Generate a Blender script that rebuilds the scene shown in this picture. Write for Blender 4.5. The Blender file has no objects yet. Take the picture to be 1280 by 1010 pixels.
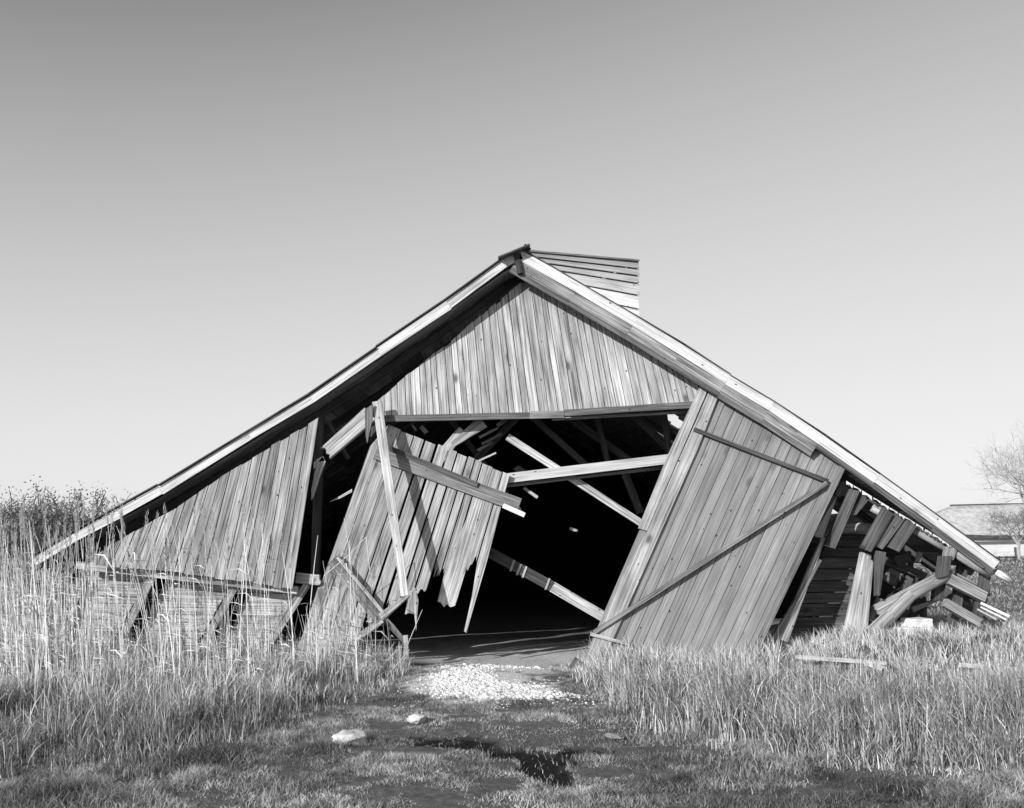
import bpy, bmesh, math, random
import numpy as np
from mathutils import Vector, Matrix, noise
random.seed(7); rng = np.random.default_rng(11)
S = bpy.context.scene; C = S.collection; R = math.radians
# ------------------------------------------------------------ camera, sky, sun, exposure
F = 1244.0; HOR = 672.0; EYE = 1.5            # focal length and horizon in photo pixels, eye height in metres
cam = bpy.data.cameras.new('camera'); cam.sensor_width = 36; cam.lens = 36*F/1280
cam.shift_y = (HOR-505)/1280; cam.clip_end = 5000; cam.clip_start = 0.05
co = bpy.data.objects.new('camera', cam); C.objects.link(co); co.location = (0, 0, EYE); co.rotation_euler = (R(90), 0, 0)
S.camera = co
SUN_AZ, SUN_EL = 40.0, 22.0                   # behind the camera to its left
w = bpy.data.worlds.new('World'); S.world = w; w.use_nodes = True
nt = w.node_tree; bg = nt.nodes['Background']
sky = nt.nodes.new('ShaderNodeTexSky'); sky.sky_type = 'NISHITA'; sky.sun_disc = False
sky.sun_elevation = R(SUN_EL); sky.sun_rotation = R(180+SUN_AZ); sky.air_density = 1.0; sky.dust_density = 1.3; sky.ozone_density = 1
sp = nt.nodes.new('ShaderNodeSeparateColor'); nt.links.new(sky.outputs[0], sp.inputs[0])
def wm(op, a, b):                             # the film's shoulder: the red record of the sky, compressed towards the horizon
    q = nt.nodes.new('ShaderNodeMath'); q.operation = op
    for k, v in enumerate((a, b)):
        if isinstance(v, (int, float)): q.inputs[k].default_value = v
        else: nt.links.new(v, q.inputs[k])
    return q.outputs[0]
xr = wm('MAXIMUM', wm('SUBTRACT', wm('MULTIPLY', sp.outputs[0], .17), .14), .03)
skyv = wm('MULTIPLY', wm('DIVIDE', xr, wm('ADD', xr, .15)), 8.8)
nt.links.new(skyv, bg.inputs[0]); bg.inputs[1].default_value = 0.10
sl = bpy.data.lights.new('sun', 'SUN'); sl.energy = 3.8; sl.angle = R(0.5); sl.color = (1, 1, 1)
so = bpy.data.objects.new('sun', sl); C.objects.link(so)
tosun = Vector((-math.sin(R(SUN_AZ))*math.cos(R(SUN_EL)), -math.cos(R(SUN_AZ))*math.cos(R(SUN_EL)), math.sin(R(SUN_EL))))
so.rotation_euler = tosun.to_track_quat('Z', 'Y').to_euler()
S.view_settings.view_transform = 'Standard'; S.view_settings.look = 'None'; S.view_settings.gamma = 1
S.view_settings.exposure = 0.25

# ------------------------------------------------------------ helpers
def tag(o, label=None, cat=None, group=None, kind=None):
    if label: o['label'] = label
    if cat: o['category'] = cat
    if group: o['group'] = group
    if kind: o['kind'] = kind
    return o
def empty(name, loc, label, cat, group=None):
    o = bpy.data.objects.new(name, None); C.objects.link(o); o.location = loc; o.empty_display_size = .2
    return tag(o, label, cat, group)
def put(name, me, m, parent=None, smooth=False):
    o = bpy.data.objects.new(name, me); C.objects.link(o); me.materials.append(m)
    if smooth: me.polygons.foreach_set('use_smooth', [True]*len(me.polygons))
    if parent:
        o.parent = parent
        ml = Vector((0, 0, 0)); q = parent
        while q: ml += q.location; q = q.parent
        o.location = -ml                       # every mesh is written in world coordinates
    return o
def P(px, py, d):                              # point seen at a photo pixel, d metres away
    return Vector(((px-640)/F*d, d, EYE-(py-HOR)/F*d))
class Plane:
    def __init__(s, o, n): s.o = Vector(o); s.n = Vector(n).normalized()
    def __call__(s, px, py):
        r = Vector(((px-640)/F, 1, -(py-HOR)/F)); c = Vector((0, 0, EYE))
        return c + r*((s.o-c).dot(s.n)/r.dot(s.n))
def proj(p): return (640+F*p.x/p.y, HOR-F*(p.z-EYE)/p.y)
def inpoly(x, y, poly):
    c = False; n = len(poly)
    for i in range(n):
        x1, y1 = poly[i]; x2, y2 = poly[i-1]
        if (y1 > y) != (y2 > y) and x < (x2-x1)*(y-y1)/(y2-y1)+x1: c = not c
    return c
class MB:
    def __init__(s): s.v = []; s.f = []; s.uv = []; s.t = []
    def prism(s, pts, n, th, dr, tone, uvo=None):
        """polygon pts extruded by th against n (n points to the viewer)"""
        n = n.normalized(); dr = (dr-n*dr.dot(n)).normalized(); sd = dr.cross(n)
        uo = uvo or (random.uniform(0, 90), random.uniform(0, 90)); k = len(pts); b = len(s.v)
        c = Vector((0, 0, 0))
        for i in range(k): c += (pts[i]-pts[0]).cross(pts[(i+1) % k]-pts[0])
        if c.dot(n) < 0: pts = pts[::-1]
        s.v += [p.copy() for p in pts]+[p-n*th for p in pts]
        fs = [list(range(b, b+k)), [b+k+i for i in range(k-1, -1, -1)]]
        for i in range(k): j = (i+1) % k; fs.append([b+j, b+i, b+k+i, b+k+j])
        for f in fs:
            s.f.append(f)
            for i in f:
                p = s.v[i]; s.uv.append((p.dot(dr)+uo[0], p.dot(sd)+p.dot(n)+uo[1])); s.t.append(tone)
    def board(s, p0, p1, wd, th, n=Vector((0, -1, 0)), tone=1, w1=None, ragged=0):
        """plank from p0 to p1, wide face towards n, centred"""
        d = (p1-p0).normalized(); n = (n-d*n.dot(d)).normalized(); sd = d.cross(n); w1 = wd if w1 is None else w1
        a = [p0-sd*wd/2, p0+sd*wd/2]; e = [p1+sd*w1/2, p1-sd*w1/2]
        if ragged:
            k = 5; e = [p1+sd*w1*(.5-i/k)+d*random.uniform(-ragged, ragged)*(1 if 0 < i < k else .4) for i in range(k+1)]
        s.prism([q+n*th/2 for q in a+e], n, th, d, tone)
    def path(s, pts, wd, th, n=Vector((0, -1, 0)), tone=1):
        for a, b in zip(pts, pts[1:]): s.board(a, b, wd, th, n, tone)
    def planks(s, m, poly, A, B, cuts, th, tones, gap=1.0, n=None, jit=1.2, off=.006, skip=()):
        """poly in pixels clipped to strips between lines lerped from A to B (each ((x,y),(x,y)))"""
        n = n or m.n
        for i in range(len(cuts)-1):
            if i in skip: continue
            def ln(t, g):
                a = Vector(A[0]).lerp(Vector(B[0]), t); b = Vector(A[1]).lerp(Vector(B[1]), t)
                d = (b-a).normalized(); nn = Vector((d.y, -d.x))
                if (Vector(B[0])-Vector(A[0])).dot(nn) < 0: nn = -nn
                return a+nn*g, nn, d
            a, na, d = ln(cuts[i], gap/2); b, nb, _ = ln(cuts[i+1], -gap/2)
            j = random.uniform(-jit, jit)
            q = [Vector(p)+d*j for p in poly]; q = clip(clip(q, a, na), b, -nb)
            if len(q) < 3: continue
            o = random.uniform(0, off); t = tones if isinstance(tones, (int, float)) else random.uniform(*tones)
            w3 = [m(p.x, p.y)+n*o for p in q]
            dd = m(a.x+d.x*50, a.y+d.y*50)-m(a.x, a.y)
            s.prism(w3, n, th, dd, t)
    def tube(s, pts, rad, tone=1, k=9, wob=.08):
        rr = rad if isinstance(rad, (list, tuple)) else [rad]*len(pts); b = len(s.v); uo = random.uniform(0, 50); L = 0
        up = Vector((0, 0, 1)); rings = []
        for i, p in enumerate(pts):
            d = (pts[min(i+1, len(pts)-1)]-pts[max(i-1, 0)]).normalized()
            x = d.cross(up if abs(d.z) < .95 else Vector((1, 0, 0))).normalized(); y = d.cross(x)
            if i: L += (p-pts[i-1]).length
            for j in range(k):
                a = 2*math.pi*j/k; s.v.append(p+(x*math.cos(a)+y*math.sin(a))*rr[i]*(1+random.uniform(-wob, wob)))
            rings.append(L)
        for i in range(len(pts)-1):
            for j in range(k):
                j2 = (j+1) % k; s.f.append([b+i*k+j, b+i*k+j2, b+(i+1)*k+j2, b+(i+1)*k+j])
                c = 2*math.pi*rr[i]/k
                s.uv += [(uo+rings[i], c*j), (uo+rings[i], c*(j+1)), (uo+rings[i+1], c*(j+1)), (uo+rings[i+1], c*j)]; s.t += [tone]*4
        for e, rev in ((0, True), ((len(pts)-1)*k, False)):
            f = [b+e+j for j in range(k)]; f = f[::-1] if rev else f
            s.f.append(f); s.uv += [(s.v[i].x*3, s.v[i].z*.5) for i in f]; s.t += [tone*1.1]*k
    def mesh(s, name):
        me = bpy.data.meshes.new(name); me.from_pydata([tuple(p) for p in s.v], [], s.f)
        u = me.uv_layers.new(name='UVMap'); u.data.foreach_set('uv', [c for q in s.uv for c in q])
        a = me.attributes.new('tone', 'FLOAT', 'CORNER'); a.data.foreach_set('value', s.t)
        return me
    def build(s, name, m, parent=None, smooth=False): return put(name, s.mesh(name), m, parent, smooth)
def clip(q, a, n):
    out = []
    for i in range(len(q)):
        p, c = q[i-1], q[i]; dp = (p-a).dot(n); dc = (c-a).dot(n)
        if (dp >= 0) != (dc >= 0): out.append(p+(c-p)*(dp/(dp-dc)))
        if dc >= 0: out.append(c)
    return out
def cuts(n, var=.25):
    wds = [random.uniform(1-var, 1+var) for _ in range(n)]; t = sum(wds); o = [0]
    for x in wds: o.append(o[-1]+x/t)
    return o

# ------------------------------------------------------------ materials (grey: the place is seen on black-and-white film)
def mat(name, rough=.9, spec=.2):
    m = bpy.data.materials.new(name); m.use_nodes = True; b = m.node_tree.nodes['Principled BSDF']
    b.inputs['Roughness'].default_value = rough; b.inputs['Specular IOR Level'].default_value = spec
    return m, m.node_tree, b
def N(t, kind, **kw):
    n = t.nodes.new(kind)
    for k, v in kw.items():
        if k in n.inputs: n.inputs[k].default_value = v
        else: setattr(n, k, v)
    return n
def math_(t, op, a, b=None, c=None):
    n = t.nodes.new('ShaderNodeMath'); n.operation = op
    for i, x in enumerate((a, b, c)):
        if x is None: continue
        if isinstance(x, (int, float)): n.inputs[i].default_value = x
        else: t.links.new(x, n.inputs[i])
    return n.outputs[0]
def ramp(t, src, stops):
    r = t.nodes.new('ShaderNodeValToRGB'); t.links.new(src, r.inputs[0]); e = r.color_ramp.elements
    while len(e) < len(stops): e.new(.5)
    for x, (p, v) in zip(e, stops): x.position = p; x.color = (v, v, v, 1)
    return r.outputs[0]
def wood(name, lo, mid, hi, knots=1.0, bump=.5, blotch=.35):
    m, t, b = mat(name, .88, .25)
    uv = N(t, 'ShaderNodeUVMap'); at = N(t, 'ShaderNodeAttribute', attribute_name='tone')
    def mp(sx, sy):
        q = N(t, 'ShaderNodeMapping'); q.inputs['Scale'].default_value = (sx, sy, 1); t.links.new(uv.outputs[0], q.inputs[0]); return q.outputs[0]
    # grain lines that bend round the knots
    n1 = N(t, 'ShaderNodeTexNoise', Scale=1.0, Detail=5.0, Roughness=.62, Distortion=.5); t.links.new(mp(1.1, 48), n1.inputs[0])
    n2 = N(t, 'ShaderNodeTexNoise', Scale=1.0, Detail=3.0, Roughness=.7); t.links.new(mp(2.5, 160), n2.inputs[0])
    n3 = N(t, 'ShaderNodeTexNoise', Scale=1.0, Detail=3.0, Roughness=.55); t.links.new(mp(1.6, 5), n3.inputs[0])
    vo = N(t, 'ShaderNodeTexVoronoi', Scale=1.0, Randomness=1.0); t.links.new(mp(2.3, 4.2), vo.inputs[0])
    na = N(t, 'ShaderNodeTexVoronoi', Scale=1.0, Randomness=.9); t.links.new(mp(6, 10), na.inputs[0])
    g = math_(t, 'ADD', math_(t, 'MULTIPLY', n1.outputs[0], .62), math_(t, 'MULTIPLY', n2.outputs[0], .38))
    g = math_(t, 'ADD', g, math_(t, 'MULTIPLY', math_(t, 'SUBTRACT', n3.outputs[0], .5), blotch*.9))
    col = ramp(t, g, [(.36, lo), (.5, mid), (.64, hi)])
    kn = ramp(t, math_(t, 'ADD', vo.outputs[0], math_(t, 'MULTIPLY', math_(t, 'GREATER_THAN', vo.outputs['Color'], .42), .5)), [(.05, 1-.75*knots), (.10, 1-.6*knots), (.17, 1-.15*knots), (.26, 1)])
    nl = ramp(t, na.outputs[0], [(.07, .15), (.10, 1)])
    c = math_(t, 'MULTIPLY', col, at.outputs['Fac']); c = math_(t, 'MULTIPLY', c, kn); c = math_(t, 'MULTIPLY', c, nl)
    t.links.new(c, b.inputs['Base Color'])
    bp = N(t, 'ShaderNodeBump', Strength=bump, Distance=.012); t.links.new(math_(t, 'MULTIPLY', g, kn), bp.inputs['Height'])
    t.links.new(bp.outputs[0], b.inputs['Normal']); return m
M = {}
M['board'] = wood('weathered_boards', .10, .32, .58)
M['pale'] = wood('pale_board', .33, .64, .86, .7)
M['grey'] = wood('grey_weathered_wood', .05, .17, .34)
M['door'] = wood('flat_weathered_boards', .17, .27, .40, .6, .35, .25)
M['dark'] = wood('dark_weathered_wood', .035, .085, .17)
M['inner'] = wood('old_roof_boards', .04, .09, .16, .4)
def plain(name, v, var=.3, scale=8, bump=.3, rough=.9, detail=6):
    m, t, b = mat(name, rough)
    tc = N(t, 'ShaderNodeTexCoord'); n = N(t, 'ShaderNodeTexNoise', Scale=scale, Detail=float(detail), Roughness=.65); t.links.new(tc.outputs['Object'], n.inputs[0])
    t.links.new(ramp(t, n.outputs[0], [(.3, v*(1-var)), (.7, min(.9, v*(1+var)))]), b.inputs['Base Color'])
    bp = N(t, 'ShaderNodeBump', Strength=bump, Distance=.02); t.links.new(n.outputs[0], bp.inputs['Height']); t.links.new(bp.outputs[0], b.inputs['Normal'])
    return m
M['stone'] = plain('pale_stone', .6, .3, 25); M['greystone'] = plain('grey_stone', .22, .4, 25); M['block'] = plain('whitewashed_block', .74, .15, 12)
M['white'] = plain('whitewash', .72, .12, .8, .1); M['thatch'] = plain('hazed_grey_thatch', .5, .3, 2.2, .6)  # far grey thatch painted paler in place of distance haze
M['darkroof'] = plain('dark_thatch', .07, .4, 3, .6); M['bark'] = plain('bark', .10, .4, 30, .5); M['palebark'] = plain('pale_bark', .38, .4, 20, .4)
def leafy(name, rough=.75, trans=.12):
    m, t, b = mat(name, rough, .3); at = N(t, 'ShaderNodeAttribute', attribute_name='tone')
    t.links.new(at.outputs['Fac'], b.inputs['Base Color'])
    tr = N(t, 'ShaderNodeBsdfTranslucent'); t.links.new(at.outputs['Fac'], tr.inputs[0])
    ms = N(t, 'ShaderNodeMixShader'); ms.inputs[0].default_value = trans
    t.links.new(b.outputs[0], ms.inputs[1]); t.links.new(tr.outputs[0], ms.inputs[2]); t.links.new(ms.outputs[0], t.nodes['Material Output'].inputs[0])
    return m
M['grass'] = leafy('grass_blades'); M['leaf'] = leafy('leaves', .6, .2)

# ------------------------------------------------------------ ground
def fbm(x, y):                                # cheap smooth undulation usable on arrays
    return (np.sin(x*.9+1.3)*np.cos(y*.7+.4)+.6*np.sin(x*2.1+y*1.3+2)+.45*np.cos(y*2.9-x*1.7)+.3*np.sin(x*5.1+.7)*np.cos(y*4.7))/2.35
def vnoise(x, y, sc, seed=0):
    x = np.asarray(x, float)*sc+seed*17.3; y = np.asarray(y, float)*sc-seed*9.1
    xi = np.floor(x).astype(np.int64); yi = np.floor(y).astype(np.int64); fx = x-xi; fy = y-yi
    fx = fx*fx*(3-2*fx); fy = fy*fy*(3-2*fy)
    def h(a, b):
        n = (a*374761393+b*668265263+seed*974711) & 0x7fffffff; n = ((n ^ (n >> 13))*1274126177) & 0x7fffffff; return ((n ^ (n >> 16)) & 0xffff)/65535.
    return (h(xi, yi)*(1-fx)+h(xi+1, yi)*fx)*(1-fy)+(h(xi, yi+1)*(1-fx)+h(xi+1, yi+1)*fx)*fy
def n2(x, y, sc, seed=0): return vnoise(x, y, sc, seed)*.55+vnoise(x, y, sc*2.1, seed+1)*.28+vnoise(x, y, sc*4.3, seed+2)*.17
def sst(v, a, b): q = np.clip((v-a)/(b-a), 0, 1); return q*q*(3-2*q)
def hgt(x, y):
    x = np.asarray(x, float); y = np.asarray(y, float)
    near = np.clip((60-np.hypot(x, y))/40, 0, 1)
    return near*(.035*fbm(x, y)+.03*(n2(x, y, 2.2, 3)-.5)+.10*np.exp(-((x+.25)**2/1.2+(y-10.6)**2/.8)))+.31*sst(x, 2.4, 4.0)*sst(y, 10.2, 11.5)*(1-sst(y, 13, 20))
def px_of(x, y): return 640+F*x/y, HOR+F*EYE/y
def ell(px, py, cx, cy, rx, ry, rot=0):
    c, s_ = math.cos(rot), math.sin(rot); a = (px-cx)*c+(py-cy)*s_; b = -(px-cx)*s_+(py-cy)*c
    return (a/rx)**2+(b/ry)**2
def soft(v, a, b): return np.clip((v-a)/(b-a), 0, 1)
def masks(x, y):
    yy = np.maximum(y, 1.0); px, py = px_of(x, yy); w1 = (n2(x, y, 1.6, 5)-.5)*1.6; w2 = (n2(x, y, 5, 9)-.5)*2.2+(n2(x, y, 15, 19)-.5)*2.2; w = w1+w2
    mud = 0*px
    for cx, cy, rx, ry, rot in ((592, 930, 52, 9, .1), (665, 943, 62, 9, .06), (682, 963, 36, 13, .4), (722, 940, 34, 8, .1), (540, 924, 30, 5, 0)):
        mud = np.maximum(mud, soft(-ell(px, py, cx, cy, rx*1.08, ry*1.1, rot)-w*.8, -1.3, -.9))
    wet = 0*px                                   # smooth trampled mud of the old track
    for cx, cy, rx, ry, rot in ((770, 913, 62, 17, .1), (905, 952, 130, 11, .2), (1080, 978, 180, 8, .06), (700, 922, 120, 14, 0)):
        wet = np.maximum(wet, soft(-ell(px, py, cx, cy, rx, ry, rot)-w*.8, -1.3, -.7))
    bare = 0*px                                  # pale sandy threshold
    for cx, cy, rx, ry, rot in ((655, 833, 105, 22, -.1), (600, 860, 80, 20, 0), (650, 800, 150, 26, 0)):
        bare = np.maximum(bare, soft(-ell(px, py, cx, cy, rx, ry, rot)-w*.6, -1.3, -.8))
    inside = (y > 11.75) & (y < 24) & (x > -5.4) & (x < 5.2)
    bare = np.where(inside, np.interp(y+w*.4, [13.0, 14.8], [1, .12]), bare)  # barn floor colour darkened towards the back, standing in for interior shade
    return mud, wet, bare
def axis(lim, fine, step):
    a = list(np.arange(-fine, fine+1e-6, step)); v = fine; s_ = step
    while v < lim: s_ *= 1.25; v += s_; a.append(v); a.insert(0, -v)
    return np.array(a)
xs = axis(900, 7.0, .07); ys = np.concatenate([np.arange(4.6, 16, .07), 16+np.cumsum(.07*1.13**np.arange(1, 66))]); ys = np.concatenate([[-60, -20, -5, 0, 3], ys])
X, Y = np.meshgrid(xs, ys); Z = hgt(X, Y); nx, ny = len(xs), len(ys)
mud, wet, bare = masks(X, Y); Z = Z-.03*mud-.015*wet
me = bpy.data.meshes.new('ground'); nv = nx*ny; me.vertices.add(nv)
me.vertices.foreach_set('co', np.stack([X, Y, Z], -1).ravel())
i = np.arange(nv).reshape(ny, nx); q = np.stack([i[:-1, :-1], i[:-1, 1:], i[1:, 1:], i[1:, :-1]], -1).reshape(-1, 4)
me.loops.add(q.size); me.loops.foreach_set('vertex_index', q.ravel()); me.polygons.add(len(q)); me.polygons.foreach_set('loop_start', np.arange(0, q.size, 4)); me.update(calc_edges=True)
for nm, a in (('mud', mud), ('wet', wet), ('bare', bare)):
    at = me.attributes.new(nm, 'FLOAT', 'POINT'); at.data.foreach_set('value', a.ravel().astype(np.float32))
m, t, b = mat('soil_and_grass', .95, .15); tc = N(t, 'ShaderNodeTexCoord')
a1 = N(t, 'ShaderNodeTexNoise', Scale=14.0, Detail=8.0, Roughness=.7); t.links.new(tc.outputs['Object'], a1.inputs[0])
a2 = N(t, 'ShaderNodeTexNoise', Scale=.35, Detail=6.0, Roughness=.6); t.links.new(tc.outputs['Object'], a2.inputs[0])
a3 = N(t, 'ShaderNodeTexNoise', Scale=60.0, Detail=6.0, Roughness=.7); t.links.new(tc.outputs['Object'], a3.inputs[0])
g0 = math_(t, 'MULTIPLY', ramp(t, a1.outputs[0], [(.3, .06), (.7, .19)]), ramp(t, a2.outputs[0], [(.3, .75), (.7, 1.25)]))
def mix(fac, x, y):
    q = t.nodes.new('ShaderNodeMix'); q.data_type = 'FLOAT'; t.links.new(fac, q.inputs[0])
    for i_, z in ((2, x), (3, y)):
        if isinstance(z, (int, float)): q.inputs[i_].default_value = z
        else: t.links.new(z, q.inputs[i_])
    return q.outputs[0]
def attr(nm): return N(t, 'ShaderNodeAttribute', attribute_name=nm).outputs['Fac']
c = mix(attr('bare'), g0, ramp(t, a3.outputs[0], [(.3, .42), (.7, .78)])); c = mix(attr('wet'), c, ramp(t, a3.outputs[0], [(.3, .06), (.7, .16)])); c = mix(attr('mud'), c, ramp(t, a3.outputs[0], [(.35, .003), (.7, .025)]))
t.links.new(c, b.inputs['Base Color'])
bp = N(t, 'ShaderNodeBump', Strength=.7, Distance=.03); t.links.new(a1.outputs[0], bp.inputs['Height']); bq = N(t, 'ShaderNodeBump', Strength=.5, Distance=.008); t.links.new(a3.outputs[0], bq.inputs['Height'])
t.links.new(bp.outputs[0], bq.inputs['Normal']); t.links.new(bq.outputs[0], b.inputs['Normal'])
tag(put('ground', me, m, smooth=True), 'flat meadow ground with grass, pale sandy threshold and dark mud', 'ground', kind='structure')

# ------------------------------------------------------------ the collapsed barn
D = 11.8; FR = Plane((0, D, 0), (0, -1, 0)); VIEW = Vector((0, -1, 0))
barn = empty('collapsed_barn', (0, D, 0), 'collapsed timber barn with sagging gable roof over a leaning boarded front', 'barn')
DB = D-.3                                                         # the plane of the verge boards
Ltop = [(649, 314), (629, 325), (558, 375), (470, 436), (386, 492), (309, 540), (198, 608), (147, 635), (92, 666), (40, 697)]
Rtop = [(652, 313), (725, 355), (797, 397), (855, 433), (913, 469), (968, 502), (1030, 543), (1100, 592), (1175, 647), (1249, 701)]
def slope(top, sgn, holes, nm):
    """roof boards run along the ridge; a board is cut where a hole falls"""
    mb = MB(); pts = [P(x, y, DB) for x, y in top]; drop = Vector((0, 0, -.07))
    L = [0]
    for a, b in zip(pts, pts[1:]): L.append(L[-1]+(b-a).length)
    def at(s_):
        for i in range(len(pts)-1):
            if s_ <= L[i+1] or i == len(pts)-2: return pts[i].lerp(pts[i+1], (s_-L[i])/(L[i+1]-L[i]))
    s_ = 0; far = 24.0
    while s_ < L[-1]-.02:
        e = min(s_+random.uniform(.15, .2), L[-1]); a = at(s_)+drop; b = at(e)+drop; n = Vector((0, 1, 0)).cross(b-a).normalized()
        if n.z < 0: n = -n
        run = []; y = D-.28; on = None; st = .12
        while y < far:
            mid = (a+b)/2; mid = Vector((mid.x, y+st/2, mid.z)); pr = proj(mid); h = any(inpoly(pr[0], pr[1], q) for q in holes)
            if not h and on is None: on = y
            if h and on is not None: run.append((on, y)); on = None
            y += st
        if on is not None: run.append((on, far))
        for y0, y1 in run:
            A = Vector((a.x, y0, a.z)); B_ = Vector((b.x, y0, b.z)); o = n*random.uniform(0, .012)
            mb.prism([A+o, B_+o, B_+Vector((0, y1-y0, 0))+o, A+Vector((0, y1-y0, 0))+o], n, .03, Vector((0, 1, 0)), random.uniform(1.0, 3.6))
        s_ = e
    ob = mb.build(nm, M['inner'], barn)
    # rafters under the boards
    y = D+.35
    while y < far:
        if sgn > 0 and 13.8 < y < 19 and not 16 < y < 17: y += 1.05; continue
        r = MB()
        for i in range(len(pts)-1):
            a = pts[i]+drop*2.1; b = pts[i+1]+drop*2.1; r.board(Vector((a.x, y, a.z)), Vector((b.x, y, b.z)), .07, .12, Vector((0, 0, 1)), random.uniform(.8, 1.2))
        r.build('rafter', M['inner'], ob); y += 1.05
    return ob
HOLES_R = [[(824, 517), (852, 517), (857, 537), (848, 537)], [(811, 526), (820, 528), (848, 545), (848, 553), (838, 550), (811, 534)], [(1032, 629), (1052, 640), (1050, 646), (1040, 643), (1030, 636)],
           [(700, 549), (707, 549), (707, 555), (700, 555)]]
HOLES_L = [[(572, 533), (578, 533), (580, 540), (574, 542)], [(592, 540), (612, 531), (613, 534), (593, 543)], [(598, 548), (618, 538), (619, 541), (599, 551)], [(626, 529), (634, 526), (634, 531), (628, 535)]]
slope(Ltop, -1, HOLES_L, 'roof_slope'); slope(Rtop, 1, HOLES_R, 'roof_slope')
# boarded soffits between verge and wall
for top, seg in ((Ltop, 1), (Rtop, 1)):
    mb = MB(); pts = [P(x, y, DB) for x, y in top]
    for k in range(len(pts)-1 if top is Ltop else 6):
        for q in range(2):
            a = pts[k]+Vector((0, .045+q*.15, -.155)); b = pts[k+1]+Vector((0, .045+q*.15, -.155))
            n = Vector((0, 1, 0)).cross(b-a).normalized(); n = -n if n.z > 0 else n
            mb.prism([a, b, b+Vector((0, .142, 0)), a+Vector((0, .142, 0))], n, .02, b-a, .9)
    mb.build('soffit', M['grey'], barn)
# verge boards: lengths butted end to end, each a little out of line
def verge(pts, off, wd, th, m, name, nudge, y, tone=(.9, 1.1), up=0):
    for k, (i0, i1) in enumerate(nudge):
        mb = MB(); a = [Vector(P(px, py, y)) for px, py in pts[i0:i1+1]]
        out = []
        for j, p in enumerate(a):
            d = (a[min(j+1, len(a)-1)]-a[max(j-1, 0)]).normalized(); n = Vector((0, -1, 0)).cross(d)
            if n.z > 0: n = -n
            out.append(p+n*(off+(.012 if k % 2 else 0)))
        tn = random.uniform(*tone)
        for p, q in zip(out, out[1:]):
            d = (q-p).normalized(); mb.board(p+Vector((0, -.004*(k % 2), 0)), q+Vector((0, -.004*(k % 2), 0)), wd, th, VIEW, tn)
        mb.build(name, m, barn)
def wob(t_, a=1.3):
    o_ = []
    for k, (p, q) in enumerate(zip(t_, t_[1:])):
        o_.append(p)
    return [(x, y+(random.uniform(-a, a) if 0 < k < len(t_)-1 else 0)) for k, (x, y) in enumerate(t_)]
verge(wob(Ltop, 1.8), .052, .092, .03, M['pale'], 'verge_board', [(0, 2), (2, 6), (6, 7), (7, 9)], DB)
verge([(x, y-2) for x, y in wob(Ltop)], .0, .012, .10, M['dark'], 'roof_edge_strip', [(0, 3), (3, 6), (6, 9)], DB)
verge(wob(Rtop), .060, .115, .03, M['pale'], 'verge_board', [(0, 4), (4, 7), (7, 9)], DB)
verge(Rtop, .175, .115, .024, M['grey'], 'barge_board', [(0, 4), (4, 6)], DB+.012, (1.2, 1.5))
verge(Rtop, .150, .07, .024, M['grey'], 'barge_board', [(6, 9)], DB+.012, (.55, .7))
verge([(x, y-1.5) for x, y in wob(Rtop)], .0, .009, .08, M['dark'], 'roof_edge_strip', [(0, 4), (4, 9)], DB)
verge(Rtop, .262, .055, .02, M['grey'], 'trim_board', [(0, 4), (4, 6)], DB+.02, (.7, .9))
mb = MB(); mb.board(P(623, 325, DB-.02), P(662, 309, DB-.02), .016, .25, VIEW, 1); mb.board(P(655, 307, DB), P(662, 313, DB), .05, .04, VIEW, .5); mb.build('ridge_board', M['dark'], barn)
mb = MB(); mb.board(P(645, 316, DB-.02), P(650, 342, DB-.02), .06, .05, VIEW, .6); mb.build('ridge_post', M['dark'], barn)

# gable boarding
mb = MB(); mb.planks(FR, [(655, 352), (610, 387), (563, 427), (512, 467), (467, 506), (440, 528), (440, 528.5), (560, 520), (665, 517), (880, 504), (905, 490), (905, 480)], ((466, 340), (471, 530)), ((858, 340), (905, 510)), cuts(46, .3), .02, (1.05, 1.5), gap=.8, jit=1.9)
mb.build('gable_boarding', M['board'], barn)
mb = MB(); mb.board(P(478, 523.5, D-.04), P(662, 519.5, D-.04), .075, .05, VIEW, .75); mb.board(P(662, 519, D-.045), P(705, 518, D-.045), .085, .05, VIEW, 1.5)
mb.board(P(705, 516.5, D-.04), P(874, 505.5, D-.04), .075, .05, VIEW, .8); mb.build('lintel', M['grey'], barn)
mb = MB(); mb.board(P(690, 524, D+.12), P(872, 514.5, D+.12), .03, .04, VIEW, 1.1); mb.build('lintel_strip', M['board'], barn)

# left wall panel
LP = Plane((0, D-.2, 0), (0.03, -1, .02))
mb = MB(); mb.planks(LP, [(402, 521), (386, 531), (341, 557), (277, 595), (222, 634), (174, 660), (127, 689), (104, 705), (119, 707), (214, 714), (301, 726), (366, 738)],
                     ((165, 600), (96, 740)), ((402, 500), (365.5, 740)), cuts(22, .3), .022, (.75, 1.25), gap=1.0, jit=2.0, off=.012)
mb.build('wall_boarding', M['board'], barn)
mb = MB(); mb.board(P(96, 706, D-.14), P(372, 738, D-.14), .085, .06, VIEW, 1.2); mb.board(P(371, 722, D-.05), P(400, 725, D-.05), .12, .1, VIEW, 1.2, ragged=.02); mb.build('wall_rail', M['board'], barn)
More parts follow.
